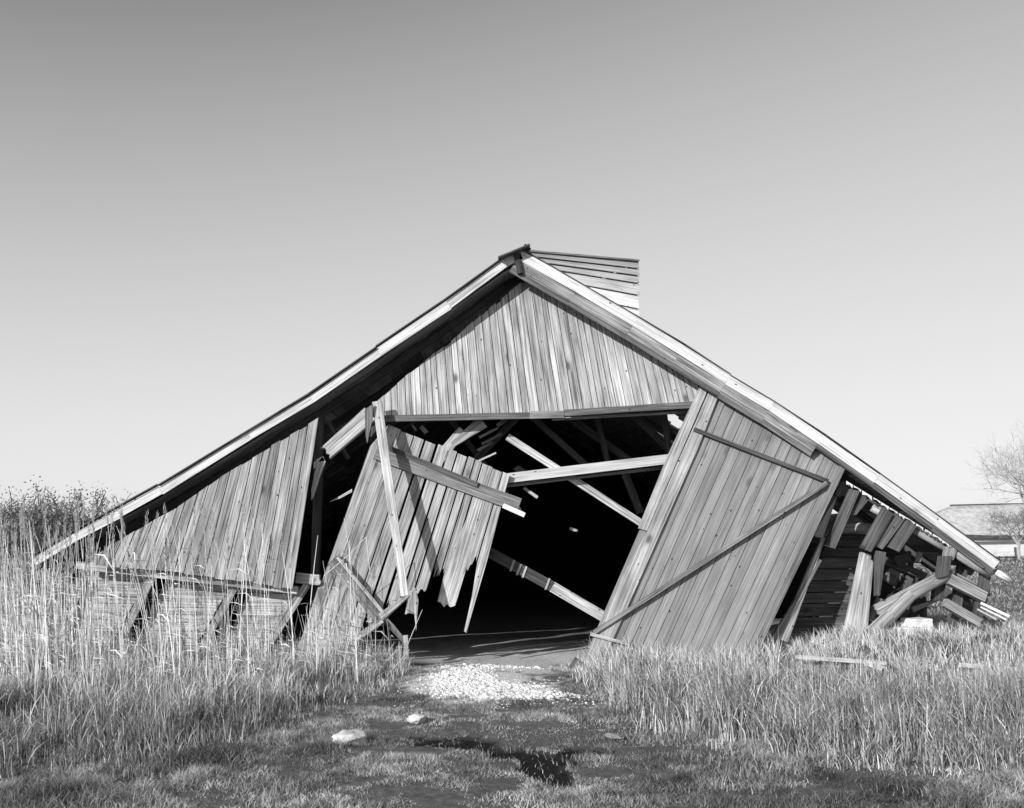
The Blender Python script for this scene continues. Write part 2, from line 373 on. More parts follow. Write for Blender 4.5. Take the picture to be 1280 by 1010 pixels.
# low siding behind slanting posts
LS = Plane((0, D+.09, 0), (0, -1, 0)); mb = MB()
for poly in ([(100, 712), (188, 718), (112, 850), (48, 850)], [(212, 716), (292, 726), (218, 850), (150, 850)], [(318, 724), (382, 734), (298, 850), (262, 850)]):
    mb.planks(LS, poly, ((40, 706), (420, 712)), ((40, 852), (420, 858)), cuts(15, .15), .02, (1.05, 1.45), gap=.5, jit=1, off=.004)
mb.build('siding', M['board'], barn)
for (a, b, tn) in (((191, 720), (136, 826), 1.3), ((296, 728), (243, 822), 1.2), ((384, 730), (320, 822), 1.5), ((100, 722), (46, 822), 1.0), ((402, 735), (372, 840), 1.2)):
    mb = MB(); mb.board(P(*a, D-.03), P(b[0]-8, b[1]+20, D-.10), .085, .07, Vector((.25, -1, 0)), tn); mb.build('post', M['board'], barn)

# left door: torn boards on two rails
DL = Plane((0, D-.06, 0), (0.02, -1, .05)); door = MB()
A = ((479, 512), (358, 850)); Bq = ((644, 568), (564, 850))
def line(t, y):
    def xx(l): return l[0][0]+(l[1][0]-l[0][0])*(y-l[0][1])/(l[1][1]-l[0][1])
    return xx(A)*(1-t)+xx(Bq)*t
specs = [(0, .075, 852, 1.0), (.08, .17, 850, 1.05), (.175, .27, 850, .95), (.275, .35, 846, 1.1), (.366, .44, 775, 1.05), (.46, .53, 752, 1.15), (.542, .60, 748, 1.0), (.612, .68, 741, 1.1), (.69, .735, 716, 1.0), (.742, .79, 708, .85), (.80, .872, 757, 1.3), (.876, .945, 706, 1.0), (.95, 1.0, 712, 1.15)]
for k, (t0, t1, yb, tn) in enumerate(specs):
    def top(x): return 529+(x-481)*.41 if x > 481 else 529+(481-x)*1.6
    x0 = line(t0, 560); x1 = line(t1, 590)
    y0 = y1 = 560
    for _ in range(12): y0 = top(line(t0, y0)); y1 = top(line(t1, y1))
    dj = random.uniform(-1.5, 1.5); y0 += dj; y1 += dj; pts = [(line(t0, y0), y0), (line(t1, y1), y1)]
    nj = 9; jag = 8 if yb < 800 else 1
    if k == 12: pts += [(601+8, 700), (593, 756), (583, 791), (580, 789), (590, 745), (597, 700)]
    elif k == 10: pts += [(line(t1, 650), 650), (585, 704), (569, 757), (563, 759), (559, 755), (555, 759), (551, 753), (547, 752), (559, 702), (line(t0, 650), 650)]
    else:
        for j in range(nj+1):
            y = yb+(random.uniform(-jag, jag) if 0 < j < nj else 0)+(jag if k % 2 else -jag)*(j/nj-.5); t_ = t1+(t0-t1)*j/nj; pts.append((line(t_, y), y))
    d = DL(line(t0, 750), 750)-DL(line(t0, 600), 600)
    door.prism([DL(*p)+DL.n*random.uniform(0, .01)*0+DL.n*(.008*(k % 3)) for p in pts], DL.n, .022, d, tn)
ld = door.build('barn_door', M['board'], barn); ld['label'] = 'left door with torn plank ends'
mb = MB(); mb.board(DL(470, 566)+DL.n*.05, DL(649, 632)+DL.n*.05, .165, .04, DL.n, 1.15); mb.build('rail', M['grey'], ld)
mb = MB(); mb.board(DL(489, 562)+DL.n*.085, DL(597, 607)+DL.n*.085, .06, .03, DL.n, 1.1); mb.build('rail_strip', M['dark'], ld)
mb = MB(); mb.board(DL(418, 699)+DL.n*.06, DL(480, 777)+DL.n*.06, .16, .05, DL.n, 1.0); mb.build('rail', M['grey'], ld)
mb = MB(); mb.board(DL(424, 697)+DL.n*.11, DL(485, 771)+DL.n*.11, .035, .05, DL.n, 1.2); mb.build('rail_strip', M['board'], ld)
mb = MB(); mb.board(DL(474, 764)+DL.n*.08, DL(508, 803)+DL.n*.08, .08, .04, DL.n, 1.0, .05); mb.build('brace', M['grey'], ld)
mb = MB(); mb.board(P(476, 772, D-.3), P(520, 736, D-.3), .10, .03, Vector((-.3, -1, .4)), 1.0, .03); mb.build('broken_board', M['board'], ld)
mb = MB(); mb.prism([P(x, y, D-.33) for x, y in ((519, 735), (523, 750), (520, 789), (518, 768), (512, 766), (506, 768), (509, 755), (514, 742))], VIEW, .02, Vector((0, 0, 1)), 1.2); mb.build('broken_board', M['board'], ld)
mb = MB(); mb.board(P(507, 794, D-.35), P(509, 840, D-.35), .05, .05, VIEW, 1.3); mb.build('stake', M['board'], ld)
mb = MB(); mb.board(P(629, 632, D-.1), P(656, 644, D-.16), .055, .03, VIEW, 1.1); mb.build('batten', M['pale'], ld)
mb = MB(); mb.board(P(370, 850, D-.24), P(478, 775, D-.24), .07, .03, VIEW, 1.0); mb.build('brace', M['board'], ld)

# right door
DR = Plane(P(887, 489, D-.12), (0.03, -1, .14)); mb = MB()
RP = [(875, 485), (887, 489), (930, 512), (1000, 547), (1058, 577), (1052, 590), (935, 834), (925, 860), (712, 860), (740, 795)]
mb.planks(DR, RP, ((880, 475), (714, 860)), ((1067, 560), (921, 870)), [0, .045, .115, .175, .24, .31, .375, .45, .515, .585, .65, .72, .79, .86, .93, 1.0], .025, (.85, 1.15), gap=.8, jit=1.5, off=.008)
rd = mb.build('barn_door', M['door'], barn); rd['label'] = 'right door leaning whole with a diagonal brace'
o = DR.n*.045
mb = MB()
mb.prism([DR(*p)+o for p in ((874, 484), (884, 487), (866, 530), (808, 664), (797, 661), (834, 570))], DR.n, .03, DR(740, 800)-DR(874, 484), 1.2)
mb.prism([DR(*p)+o*.9 for p in ((886, 488), (898, 494), (872, 560), (790, 745), (752, 830), (732, 850), (722, 846), (775, 725), (808, 665), (868, 530))], DR.n, .03, DR(740, 800)-DR(874, 484), 1.05)
mb.build('edge_board', M['board'], rd)
mb = MB(); mb.board(DR(866, 538)+o, DR(1033, 603)+o, .045, .05, DR.n, .9); mb.build('rail', M['dark'], rd)
mb = MB(); mb.board(DR(1031, 605)+o*1.1, DR(738, 793)+o*1.1, .05, .055, DR.n, 1.2); mb.build('brace', M['grey'], rd)
mb = MB(); mb.board(DR(1054, 579)+o*.8, DR(931, 838)+o*.8, .07, .03, DR.n, 1.0); mb.build('edge_board', M['grey'], rd)
mb = MB(); mb.board(DR(737, 793)+o*1.6, DR(787, 806)+o*1.6, .035, .03, DR.n, 1.3); mb.build('batten', M['board'], rd)

# timbers seen in the opening
def beam(pts, wd, th, m='board', tn=1.0, n=VIEW, w1=None, name='beam', rag=.012, par=None):
    mb = MB(); mb.board(pts[0], pts[1], wd, th, n, tn, w1, rag); return mb.build(name, M[m], par or barn)
beam((P(625, 599, D+.18), P(852, 572, D+.18)), .115, .1, 'pale', .8, name='tie_beam')
beam((P(627, 608, D+.30), P(852, 582, D+.30)), .035, .06, 'board', .8, name='tie_strip')
beam((P(634, 546, D+.30), P(806, 657, D+.42)), .085, .08, 'board', 1.5, name='brace')
beam((P(606, 687, D+.5), P(690, 733, D+.5)), .13, .1, 'dark', .8, name='brace')  # shaded half of one beam, its shade painted as darker wood
beam((P(690, 733, D+.5), P(765, 777, D+.5)), .13, .1, 'board', 1.3, name='brace')  # sunlit half of the same beam, painted lighter
for x, y in ((640, 706), (648, 711), (655, 714), (684, 729)):
    beam((P(x+3, y-6, D+.44), P(x-2, y+8, D+.44)), .025, .01, 'pale', .7, name='strap')
beam((P(604, 527, D+.15), P(566, 556, D+.2)), .16, .04, 'board', 1.2, w1=.06, name='broken_board')
beam((P(578, 537, D+.2), P(548, 575, D+.2)), .10, .04, 'board', 1.2, w1=.14, name='broken_board')
beam((P(620, 566, D+.25), P(596, 577, D+.25)), .02, .02, 'board', 1.2, name='splinter')
beam((P(655, 610, D+1.2), P(672, 622, D+1.2)), .04, .03, 'board', 1.2, name='broken_board')
beam((P(712, 660, D+3), P(722, 664, D+3)), .04, .03, 'pale', 1, name='broken_board')
for (a, b_, w_, dd_, tn_) in (((599, 547), (622, 535), .03, .34, .9), ((602, 555), (627, 542), .03, .36, .7), ((597, 563), (616, 553), .03, .38, .8), ((622, 532), (633, 524), .05, .28, 1.1), ((526, 533), (533, 541), .05, .25, .9), ((515, 531), (520, 538), .03, .22, .9)):
    beam((P(*a, D+dd_), P(*b_, D+dd_+.1)), w_, .02, 'board', tn_, name='slat')
for (a, b_, w_, dd_) in (((664, 520), (742, 590), .08, 1.2), ((706, 518), (800, 585), .09, 1.6), ((744, 514), (760, 580), .07, 1.4), ((648, 520), (580, 590), .08, 1.0), ((790, 516), (835, 560), .09, .9), ((560, 520), (650, 640), .08, 2.0), ((780, 590), (800, 640), .10, 1.8), ((830, 518), (838, 575), .07, .8)):
    beam((P(*a, D+dd_), P(*b_, D+dd_+.2)), w_, .08, 'dark', 1.0, name='rafter')
# broken diagonal strut and splinters left of the door
beam((P(463, 518, D-.02), P(408, 566, D-.1)), .19, .08, 'board', 1.25, n=Vector((.1, -1, .2)), w1=.16, name='broken_strut', rag=.07)
mb = MB(); mb.prism([P(x, y, D-.1) for x, y in ((403, 571), (407, 577), (399, 598), (392, 620), (389, 625), (389, 612), (393, 592), (397, 578))], VIEW, .03, P(390, 620, D)-P(405, 572, D), 1.1); mb.build('splinter', M['board'], barn)
mb = MB(); mb.prism([P(x, y, D-.1) for x, y in ((394, 575), (404, 570), (406, 576), (398, 577))], VIEW, .02, Vector((1, 0, 0)), 1.3); mb.build('splinter', M['board'], barn)
mb = MB(); mb.prism([P(x, y, D-.25) for x, y in ((456, 512), (466, 505), (466, 520), (462, 540), (459, 554), (457, 545))], VIEW, .03, Vector((0, 0, 1)), .8); mb.build('splinter', M['grey'], barn)
mb = MB(); mb.prism([P(x, y, D+.1) for x, y in ((411, 628), (430, 617), (440, 611), (440, 615), (425, 623))], VIEW, .02, Vector((1, 0, .5)), 1.3); mb.build('splinter', M['board'], barn)
beam((P(410, 527, D+.5), P(436, 574, D+.5)), .06, .04, 'dark', 1.3, name='broken_board')
for (a, b_) in (((400, 520), (392, 800)), ((470, 530), (468, 560))): beam((P(*a, D+.3), P(*b_, D+.3)), .1, .1, 'inner', 1, name='stud')
# walls that close the barn: far gable, left side
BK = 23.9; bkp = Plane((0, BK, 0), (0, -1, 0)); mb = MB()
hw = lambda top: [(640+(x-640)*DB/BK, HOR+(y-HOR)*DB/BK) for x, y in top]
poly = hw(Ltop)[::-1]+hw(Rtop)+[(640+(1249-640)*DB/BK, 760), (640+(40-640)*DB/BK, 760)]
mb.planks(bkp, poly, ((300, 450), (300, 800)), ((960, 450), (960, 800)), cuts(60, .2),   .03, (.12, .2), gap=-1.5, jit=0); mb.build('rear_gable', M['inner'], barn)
mb = MB(); lx = P(40, 697, DB); rx = P(1249, 701, DB)
y = D+.15
while y < BK-.2:
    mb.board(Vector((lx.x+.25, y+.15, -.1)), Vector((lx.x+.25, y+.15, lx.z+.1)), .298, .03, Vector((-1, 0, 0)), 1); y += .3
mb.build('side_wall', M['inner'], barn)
HS = [[(1127, 680), (1146, 690), (1160, 696), (1168, 706), (1166, 716), (1152, 716), (1138, 703), (1122, 692)], [(1119, 720), (1123, 720), (1117, 735), (1112, 735)]]
mb = MB(); y = D+.9
while y < BK-.2:
    zz = -.1
    while zz < rx.z-.02:
        c_ = Vector((rx.x-.35, y+.07, zz+.05)); pr = proj(c_)
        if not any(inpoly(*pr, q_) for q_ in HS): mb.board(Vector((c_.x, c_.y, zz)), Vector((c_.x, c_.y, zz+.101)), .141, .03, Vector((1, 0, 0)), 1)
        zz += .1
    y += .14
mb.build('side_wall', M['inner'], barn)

# ridge ventilator box, boarded
V0 = 12.0; V1 = 12.15
def vp(px, py):                                # receding face
    t_ = (px-655)/(798-655); return P(px, py, V0+(V1-V0)*t_)
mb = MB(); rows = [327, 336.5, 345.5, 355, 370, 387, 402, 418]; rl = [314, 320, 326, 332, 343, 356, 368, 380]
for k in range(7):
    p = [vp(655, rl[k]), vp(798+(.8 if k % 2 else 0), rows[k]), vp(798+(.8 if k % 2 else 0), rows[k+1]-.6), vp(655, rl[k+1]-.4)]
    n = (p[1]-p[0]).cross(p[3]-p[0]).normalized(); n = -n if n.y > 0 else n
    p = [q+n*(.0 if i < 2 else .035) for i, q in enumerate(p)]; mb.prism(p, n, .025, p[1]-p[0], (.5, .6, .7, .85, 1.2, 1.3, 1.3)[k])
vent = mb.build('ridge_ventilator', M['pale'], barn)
mb = MB(); n = Vector((0, 0, 1)); q0, q1 = vp(652, 312.5)-Vector((0, .04, 0)), vp(799, 325.5)-Vector((0, .04, 0)); back = Vector((-.45, .9, .0))
mb.prism([q0, q1, q1+back, q0+back], n, .02, q1-q0, 1); mb.build('cap', M['grey'], vent)
mb = MB(); a, b_, c_, d_ = vp(797, 328), vp(797, 418), vp(655, 314), vp(655, 380)
bk = [a+Vector((-.35, .9, 0)), b_+Vector((-.35, .9, 0)), d_+Vector((-.35, .9, 0)), c_+Vector((-.35, .9, 0))]
mb.prism([a+Vector((0, .04, 0)), b_+Vector((0, .04, 0)), bk[1], bk[0]], Vector((1, 0, 0)), .03, Vector((0, 1, 0)), 1); mb.prism(bk, Vector((0, 1, 0)), .03, Vector((1, 0, 0)), 1); mb.build('side', M['grey'], vent)

# wrecked right end
XS = Plane(P(1040, 730, D+.5), (-.15, -1, .05)); mb = MB()
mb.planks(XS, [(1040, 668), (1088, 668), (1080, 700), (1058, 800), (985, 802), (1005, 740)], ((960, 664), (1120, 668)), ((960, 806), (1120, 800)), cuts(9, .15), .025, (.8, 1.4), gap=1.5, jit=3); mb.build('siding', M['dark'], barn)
for k, (a, b_, wa, wb, tn, m_) in enumerate((((1082, 692), (1060, 800), .13, .14, 1.25, 'board'), ((1086, 700), (1074, 802), .09, .15, 1.1, 'board'), ((1029, 672), (978, 800), .04, .12, 1.0, 'board'), ((1025, 700), (966, 802), .03, .08, .9, 'grey'), ((1100, 690), (1096, 745), .12, .05, .8, 'dark'), ((1040, 620), (1022, 672), .1, .1, .6, 'dark'))):
    beam((P(*a, D-.05-.03*k), P(*b_, D-.2-.03*k)), wa, .06, m_, tn, w1=wb, name='post')
def quadb(pts, d, th, tn, m_='grey', dr=None):
    mb = MB(); w3 = [P(x, y, d) for x, y in pts]; n = (w3[1]-w3[0]).cross(w3[2]-w3[0]).normalized(); n = -n if n.y > 0 else n
    mb.prism(w3, n, th, w3[3]-w3[0], tn); return mb.build('broken_board', M[m_], barn)
quadb([(1063, 611), (1075, 614), (1044, 686), (1031, 682)], D-.22, .05, .6)
quadb([(1078, 617), (1088, 622), (1071, 643), (1062, 645)], D-.16, .05, .5)
quadb([(1049, 643), (1056, 648), (1033, 671), (1027, 668)], D-.1, .04, .7)
quadb([(1105, 633), (1117, 643), (1089, 690), (1076, 685)], D-.24, .06, .6)
quadb([(1121, 639), (1131, 649), (1103, 687), (1093, 681)], D-.20, .06, .65)
quadb([(1135, 647), (1147, 656), (1124, 690), (1111, 684)], D-.22, .06, .55)
quadb([(1183, 683), (1197, 686), (1192, 700), (1180, 698)], D-.25, .07, 1.3)
quadb([(1176, 695), (1190, 695), (1186, 719), (1172, 723)], D-.28, .09, .45)
quadb([(1168, 722), (1186, 718), (1178, 748), (1166, 752)], D-.1, .07, .45)
quadb([(1053, 601), (1062, 606), (1050, 622), (1044, 618)], D-.1, .04, .5)
def log(pts, r, m_='board', tn=1.0, name='log', d=None):
    mb = MB(); mb.tube(pts, r, tn); return mb.build(name, M[m_], barn, True)
log([P(1050, 661, D+.3), P(1075, 660, D+.28), P(1100, 662, D+.25)], [.06, .065, .07], 'board', 1.2)
log([P(1090, 634, D-.05), P(1150, 666, D-.08), P(1190, 690, D-.1)], .05, 'board', 1.15, 'purlin')
log([P(1195, 690, D-.18), P(1216, 704, D-.18), P(1238, 717, D-.18)], .062, 'board', 1.2, 'purlin')
log([P(1244, 714, D-.2), P(1263, 726, D-.2)], .04, 'pale', 1.1, 'purlin')
log([P(1190, 718, D-.15), P(1165, 729, D-.2), P(1138, 744, D-.25), P(1112, 770, D-.3), P(1086, 796, D-.35)], [.06, .065, .075, .085, .09], 'grey', 1.5, 'brace')
beam((P(1172, 722, D-.1), P(1096, 763, D-.2)), .10, .05, 'board', 1.25, w1=.14, name='brace')
beam((P(1186, 724, D-.2), P(1231, 747, D-.2)), .12, .08, 'board', .9, n=Vector((-.2, -1, .3)), name='broken_board')
beam((P(1193, 718, D-.05), P(1236, 740, D-.05)), .05, .05, 'board', .8, name='broken_board')
beam((P(1180, 753, D-.25), P(1224, 779, D-.25)), .10, .08, 'board', .95, n=Vector((-.2, -1, .3)), name='broken_board')
beam((P(1226, 754, D-.3), P(1262, 771, D-.5)), .03, .03, 'pale', 1.1, name='batten'); beam((P(1226, 759, D-.3), P(1258, 775, D-.5)), .02, .03, 'pale', .9, name='batten'); beam((P(1222, 762, D-.3), P(1246, 775, D-.5)), .025, .03, 'board', 1.1, name='batten')
beam((P(1232, 713, D-.1), P(1222, 775, D-.1)), .12, .06, 'inner', 1, name='post')
beam((P(1205, 690, D+.1), P(1190, 790, D+.1)), .1, .1, 'inner', 1, name='post')
beam((P(1105, 700, D+.4), P(1160, 722, D+.5)), .09, .08, 'dark', 1.0, name='broken_board')
beam((P(1137, 722, D+.3), P(1113, 770, D+.2)), .09, .05, 'dark', 1.2, name='broken_board')
beam((P(1100, 748, D+.1), P(1088, 776, D+.1)), .07, .05, 'grey', 1.2, name='broken_board')
beam((P(1140, 762, D), P(1175, 748, D)), .07, .05, 'dark', 1.8, w1=.02, name='broken_board')
beam((P(1150, 690, D+.2), P(1147, 702, D+.2)), .06, .04, 'grey', 1.2, name='broken_board')
rs = random.Random(4)
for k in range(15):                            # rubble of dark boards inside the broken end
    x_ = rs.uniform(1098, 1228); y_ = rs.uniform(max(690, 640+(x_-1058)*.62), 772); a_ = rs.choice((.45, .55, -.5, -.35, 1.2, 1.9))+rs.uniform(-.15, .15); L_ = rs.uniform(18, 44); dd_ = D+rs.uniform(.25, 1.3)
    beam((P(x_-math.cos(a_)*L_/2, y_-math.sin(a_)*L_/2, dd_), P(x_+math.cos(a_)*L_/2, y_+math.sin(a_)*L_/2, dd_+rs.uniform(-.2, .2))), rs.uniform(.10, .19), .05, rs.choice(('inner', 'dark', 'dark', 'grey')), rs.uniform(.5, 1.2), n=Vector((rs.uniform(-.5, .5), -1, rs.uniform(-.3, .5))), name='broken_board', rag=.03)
# torn roofing felt edge
mb = MB(); x = 1058
while x < 1196:
    L_ = random.uniform(5, 13); y = 601+(x-1058)*.61; y2 = y+L_*.61; h_ = random.uniform(1.5, 5)
    mb.prism([P(x, y, D-.26), P(x+L_, y2, D-.26), P(x+L_-random.uniform(0, 2), y2+h_, D-.26), P(x+L_*.5, y+L_*.3+h_*.5, D-.26), P(x, y+h_, D-.26)], VIEW, .006, Vector((1, 0, -.6)), 1.1); x += L_+random.uniform(0, 2.5)
mb.build('torn_felt', M['pale'], barn)

# ------------------------------------------------------------ loose things round the barn
def plank_thing(name, a, b_, wd, th, m_, tn, label, cat='plank', group=None, n=VIEW, w1=None, rag=0):
    mb = MB(); mb.board(a, b_, wd, th, n, tn, w1, rag); o_ = mb.build(name, M[m_]); c_ = (a+b_)/2
    o_.data.transform(Matrix.Translation(-c_)); o_.location = c_; return tag(o_, label, cat, group)
plank_thing('leaning_plank', P(471.5, 502, D-.17), P(506, 745, D-.58), .115, .035, 'board', 1.5, 'long pale plank propped upright against the torn left door', w1=.085)
plank_thing('short_post', P(722, 826, D-.6), P(699, 862, D-.85), .10, .08, 'grey', 1.0, 'short grey post leaning at the foot of the right door', 'post')
def gp(px, py, z=0.0):
    d = F*EYE/(py-HOR); x = (px-640)/F*d; return Vector((x, d, float(hgt(x, d))+z))
UPN = Vector((0, -.3, 1))
plank_thing('fallen_board', P(994, 821, 10.75), P(1108, 829, 10.65), .055, .025, 'pale', 1.0, 'pale board lying in the grass in front of the dark siding', 'board', n=UPN, rag=.02)
plank_thing('fallen_board', P(1080, 827, 10.7), P(1106, 837, 10.5), .09, .025, 'pale', 1.05, 'short white board end lying across the middle of the grass', 'board', n=UPN, rag=.02)
plank_thing('fallen_board', P(1200, 831, 10.6), P(1310, 840, 10.5), .07, .025, 'pale', 1.05, 'long white board lying in the grass at the right edge of the photo', 'board', n=UPN, rag=.02)
def rock(name, c_, sx, sy, sz, m_, label, seed, cat='stone', group=None, boxy=False):
    bm = bmesh.new()
    if boxy:
        bmesh.ops.create_cube(bm, size=2); bmesh.ops.bevel(bm, geom=bm.edges[:], offset=.14, segments=2, affect='EDGES')
        bmesh.ops.subdivide_edges(bm, edges=bm.edges[:], cuts=2, use_grid_fill=True)
    else: bmesh.ops.create_icosphere(bm, subdivisions=4, radius=1)
    for v in bm.verts:
        p = v.co; f_ = 1+(.09 if boxy else .38)*noise.fractal(p*1.1+Vector((seed, seed*2, 0)), 1, 2, 4)+(.02 if boxy else .08)*noise.noise(p*6)
        v.co = Vector((p.x*sx*f_, p.y*sy*f_, p.z*sz*f_))
    me_ = bpy.data.meshes.new(name); bm.to_mesh(me_); bm.free(); me_.polygons.foreach_set('use_smooth', [not boxy]*len(me_.polygons))
    o_ = bpy.data.objects.new(name, me_); C.objects.link(o_); me_.materials.append(M[m_]); o_.location = c_; o_.rotation_euler = (0, 0, seed*.7); return tag(o_, label, cat, group)
rock('stone', gp(438, 928, .03), .145, .10, .06, 'stone', 'larger pale flat stone lying in the short grass left of centre', 1.3)
rock('stone', gp(521, 904, .03), .085, .07, .045, 'stone', 'small pale stone in the grass between the large stone and the gravel', 2.1)
rock('stone', gp(766, 924, .012), .09, .05, .018, 'greystone', 'thin flat grey stone lying on the dark mud right of centre', 3.1)
bl = 'white stone blocks heaped under the broken right end'
rock('stone_block', P(1137, 791, D-.25), .23, .16, .07, 'block', 'longest white stone block, lowest of the heap under the broken brace', .12, 'block', bl, True)
rock('stone_block', P(1146, 778, D-.2), .135, .14, .05, 'block', 'square white stone block lying on top of the longest block', .3, 'block', bl, True)
rock('stone_block', P(1124, 780, D-.1), .06, .09, .03, 'block', 'small white stone at the left of the top block', .5, 'block', bl, True)

# ------------------------------------------------------------ background buildings
fh = empty('farmhouse', (36, 84, 0), 'long low whitewashed farmhouse with pale grey thatched roof beyond the field on the right', 'house')
d0 = 80.; e0 = P(1214, 668, d0); e1 = Vector((e0.x+22, d0+3, e0.z+.1)); g0_ = Vector((e0.x, d0, -.2)); r0 = P(1191, 632, d0+4); r1 = Vector((r0.x+25, d0+7.5, r0.z+.6))
def solid(name, pts, dirv, th, m_, par, dr=Vector((1, 0, 0)), tn=1): 
    mb = MB(); mb.prism(pts, dirv, th, dr, tn); return mb.build(name, M[m_], par)
wl = solid('wall', [Vector((e0.x+.3-6, d0+.6, -.3)), Vector((e1.x, d0+3.6, -.3)), Vector((e1.x, d0+3.6, e1.z)), Vector((e0.x+.3-6, d0+.6, e0.z))], Vector((0, -1, 0)), 7, 'white', fh)
# hipped thatch, softened and slightly uneven
bm = bmesh.new(); gw = [P(1160, 670, d0), e1+Vector((0, 0, 0)), Vector((e1.x, e1.y+9, e1.z)), P(1160, 670, d0)+Vector((0, 9, 0))]
rf = [Vector((r0.x, d0+4.5, r0.z)), r1]
vs = [bm.verts.new(p) for p in gw+rf]
for f_ in ((0, 1, 5, 4), (2, 3, 4, 5), (3, 0, 4), (1, 2, 5), (3, 2, 1, 0)): bm.faces.new([vs[i_] for i_ in f_])
bmesh.ops.subdivide_edges(bm, edges=bm.edges[:], cuts=7, use_grid_fill=True)
for v in bm.verts: v.co += Vector((0, 0, .18*noise.noise(v.co*.5)))+Vector((0, -.1, 0))*noise.noise(v.co*1.3)
me_ = bpy.data.meshes.new('roof'); bm.to_mesh(me_); bm.free(); roof = put('roof', me_, M['thatch'], fh, True)
mb = MB(); mb.tube([rf[0].lerp(rf[1], k/8)+Vector((0, 0, .05)) for k in range(9)], .06, 1); mb.build('ridge', M['darkroof'], roof)
mb = MB(); mb.board(P(1160, 669, d0-.1)+Vector((0, 0, -.15)), e1+Vector((0, -.1, -.15)), .22, .1, VIEW, 1); mb.build('eave', M['dark'], roof)
be = empty('trough', P(1258, 694, 62), 'low pale wooden trough on legs in front of the whitewashed farmhouse', 'trough')
dT = 62.; solid('side', [P(1247, 690, dT), P(1270, 689.5, dT), P(1270, 695, dT), P(1247, 695.5, dT)], VIEW, .6, 'pale', be)
for px in (1249, 1258, 1267): beam((P(px, 695, dT), P(px, 702.5, dT)), .1, .1, 'dark', 1, name='leg', par=be)
beam((P(1246, 696.5, dT-.05), P(1271, 696, dT-.05)), .06, .1, 'dark', 1, name='rail', par=be)
beam((P(1269, 684, dT), P(1270, 702.5, dT)), .12, .1, 'dark', 1, name='post', par=be)
sh = empty('thatched_shed', (-30, 58, 0), 'low shed with rounded dark thatched roof far behind the bush on the left', 'shed')
dS = 58.; bm = bmesh.new(); bmesh.ops.create_uvsphere(bm, u_segments=40, v_segments=20, radius=1)
for v in bm.verts:
    p = v.co.copy(); p.x = math.copysign(abs(p.x)**.6, p.x); p.z = abs(p.z) if p.z > 0 else p.z*.02
    c_ = P(10, 686, dS); v.co = Vector((c_.x+p.x*3.6, c_.y+3+p.y*3.5, 1.1+p.z*2.0+.06*noise.noise(p*5)))
me_ = bpy.data.meshes.new('roof'); bm.to_mesh(me_); bm.free(); put('roof', me_, M['darkroof'], sh, True)
c_ = P(10, 686, dS); solid('wall', [Vector((c_.x-3.2, c_.y+1, -.2)), Vector((c_.x+3.2, c_.y+1, -.2)), Vector((c_.x+3.2, c_.y+1, 1.15)), Vector((c_.x-3.2, c_.y+1, 1.15))], VIEW, 4.5, 'dark', sh)

# ------------------------------------------------------------ trees and bushes
def grow(mb, p, d, L_, r, depth, spread=.5, up=.12, tips=None, segs=4, kid=3, minr=.004, tone=1, shrink=.72):
    pts = [p.copy()]; rr = [r]
    for k in range(segs):
        d = (d+Vector((random.uniform(-1, 1), random.uniform(-1, 1), random.uniform(-1, 1)))*.16+Vector((0, 0, up*.4))).normalized()
        p = p+d*L_/segs; pts.append(p.copy()); rr.append(max(minr, r*(1-.45*(k+1)/segs)))
    mb.tube(pts, rr, tone, 7 if r > .05 else (4 if r > .015 else 3), .05)
    if tips is not None and depth <= 1: tips += pts[1:]
    if depth == 0: return
    for k in range(kid+(1 if depth > 2 else 0)):
        i_ = random.randint(max(1, segs//2), segs) if k else segs; ax = Vector((random.uniform(-1, 1), random.uniform(-1, 1), random.uniform(-.5, .8))).normalized()
        nd = (d*(1-spread*.3)+ax*spread).normalized(); grow(mb, pts[i_], nd, L_*random.uniform(shrink-.1, shrink+.1), rr[i_]*.68, depth-1, spread, up, tips, segs, kid, minr, tone, shrink)
def tree(name, base, H_, seed, label, m_, depth=6, r=.16, spread=.62, lean=(0, 0), kid=3, minr=.008, up=.12, group=None):
    random.seed(seed); t_ = empty(name, base, label, 'tree', group); mb = MB(); L0 = H_*.26; p = base.copy(); pts = [p.copy()]; d = Vector((lean[0], lean[1], 1)).normalized()
    for k in range(5): p = p+(d+Vector((random.uniform(-.08, .08), random.uniform(-.08, .08), 0)))*L0/5; pts.append(p.copy())
    mb.tube(pts, [r*1.2, r, r*.95, r*.9, r*.88, r*.85], 1, 10); mb.build('trunk', M[m_], t_, True)
    cr = MB()
    for k in range(5): grow(cr, pts[-1-(k % 2)], Vector((random.uniform(-.7, .7)+lean[0], random.uniform(-.7, .7), 1)).normalized(), H_*.23, r*.6, depth-2, spread, up, None, 4, kid, minr)
    cr.build('crown', M[m_], t_, True); return t_
M['twig'] = plain('hazed_grey_twigs', .42, .3, 10, .2)  # twig colour lightened to imitate haze over the far tree
tree('bare_tree', Vector((P(1296, 690, 58).x, 58, 0)), 10.4, 5, 'tall bare tree reaching in from the right edge above the farmhouse roof', 'twig', 6, .15, .75, (-.05, 0), 3, .006, .05)
tree('young_tree', Vector((P(1274, 690, 66).x, 66, 0)), 4.6, 9, 'small bare tree with a pale trunk standing before the farmhouse wall', 'palebark', 6, .1, .8, (0, 0), 3, .012, .0)
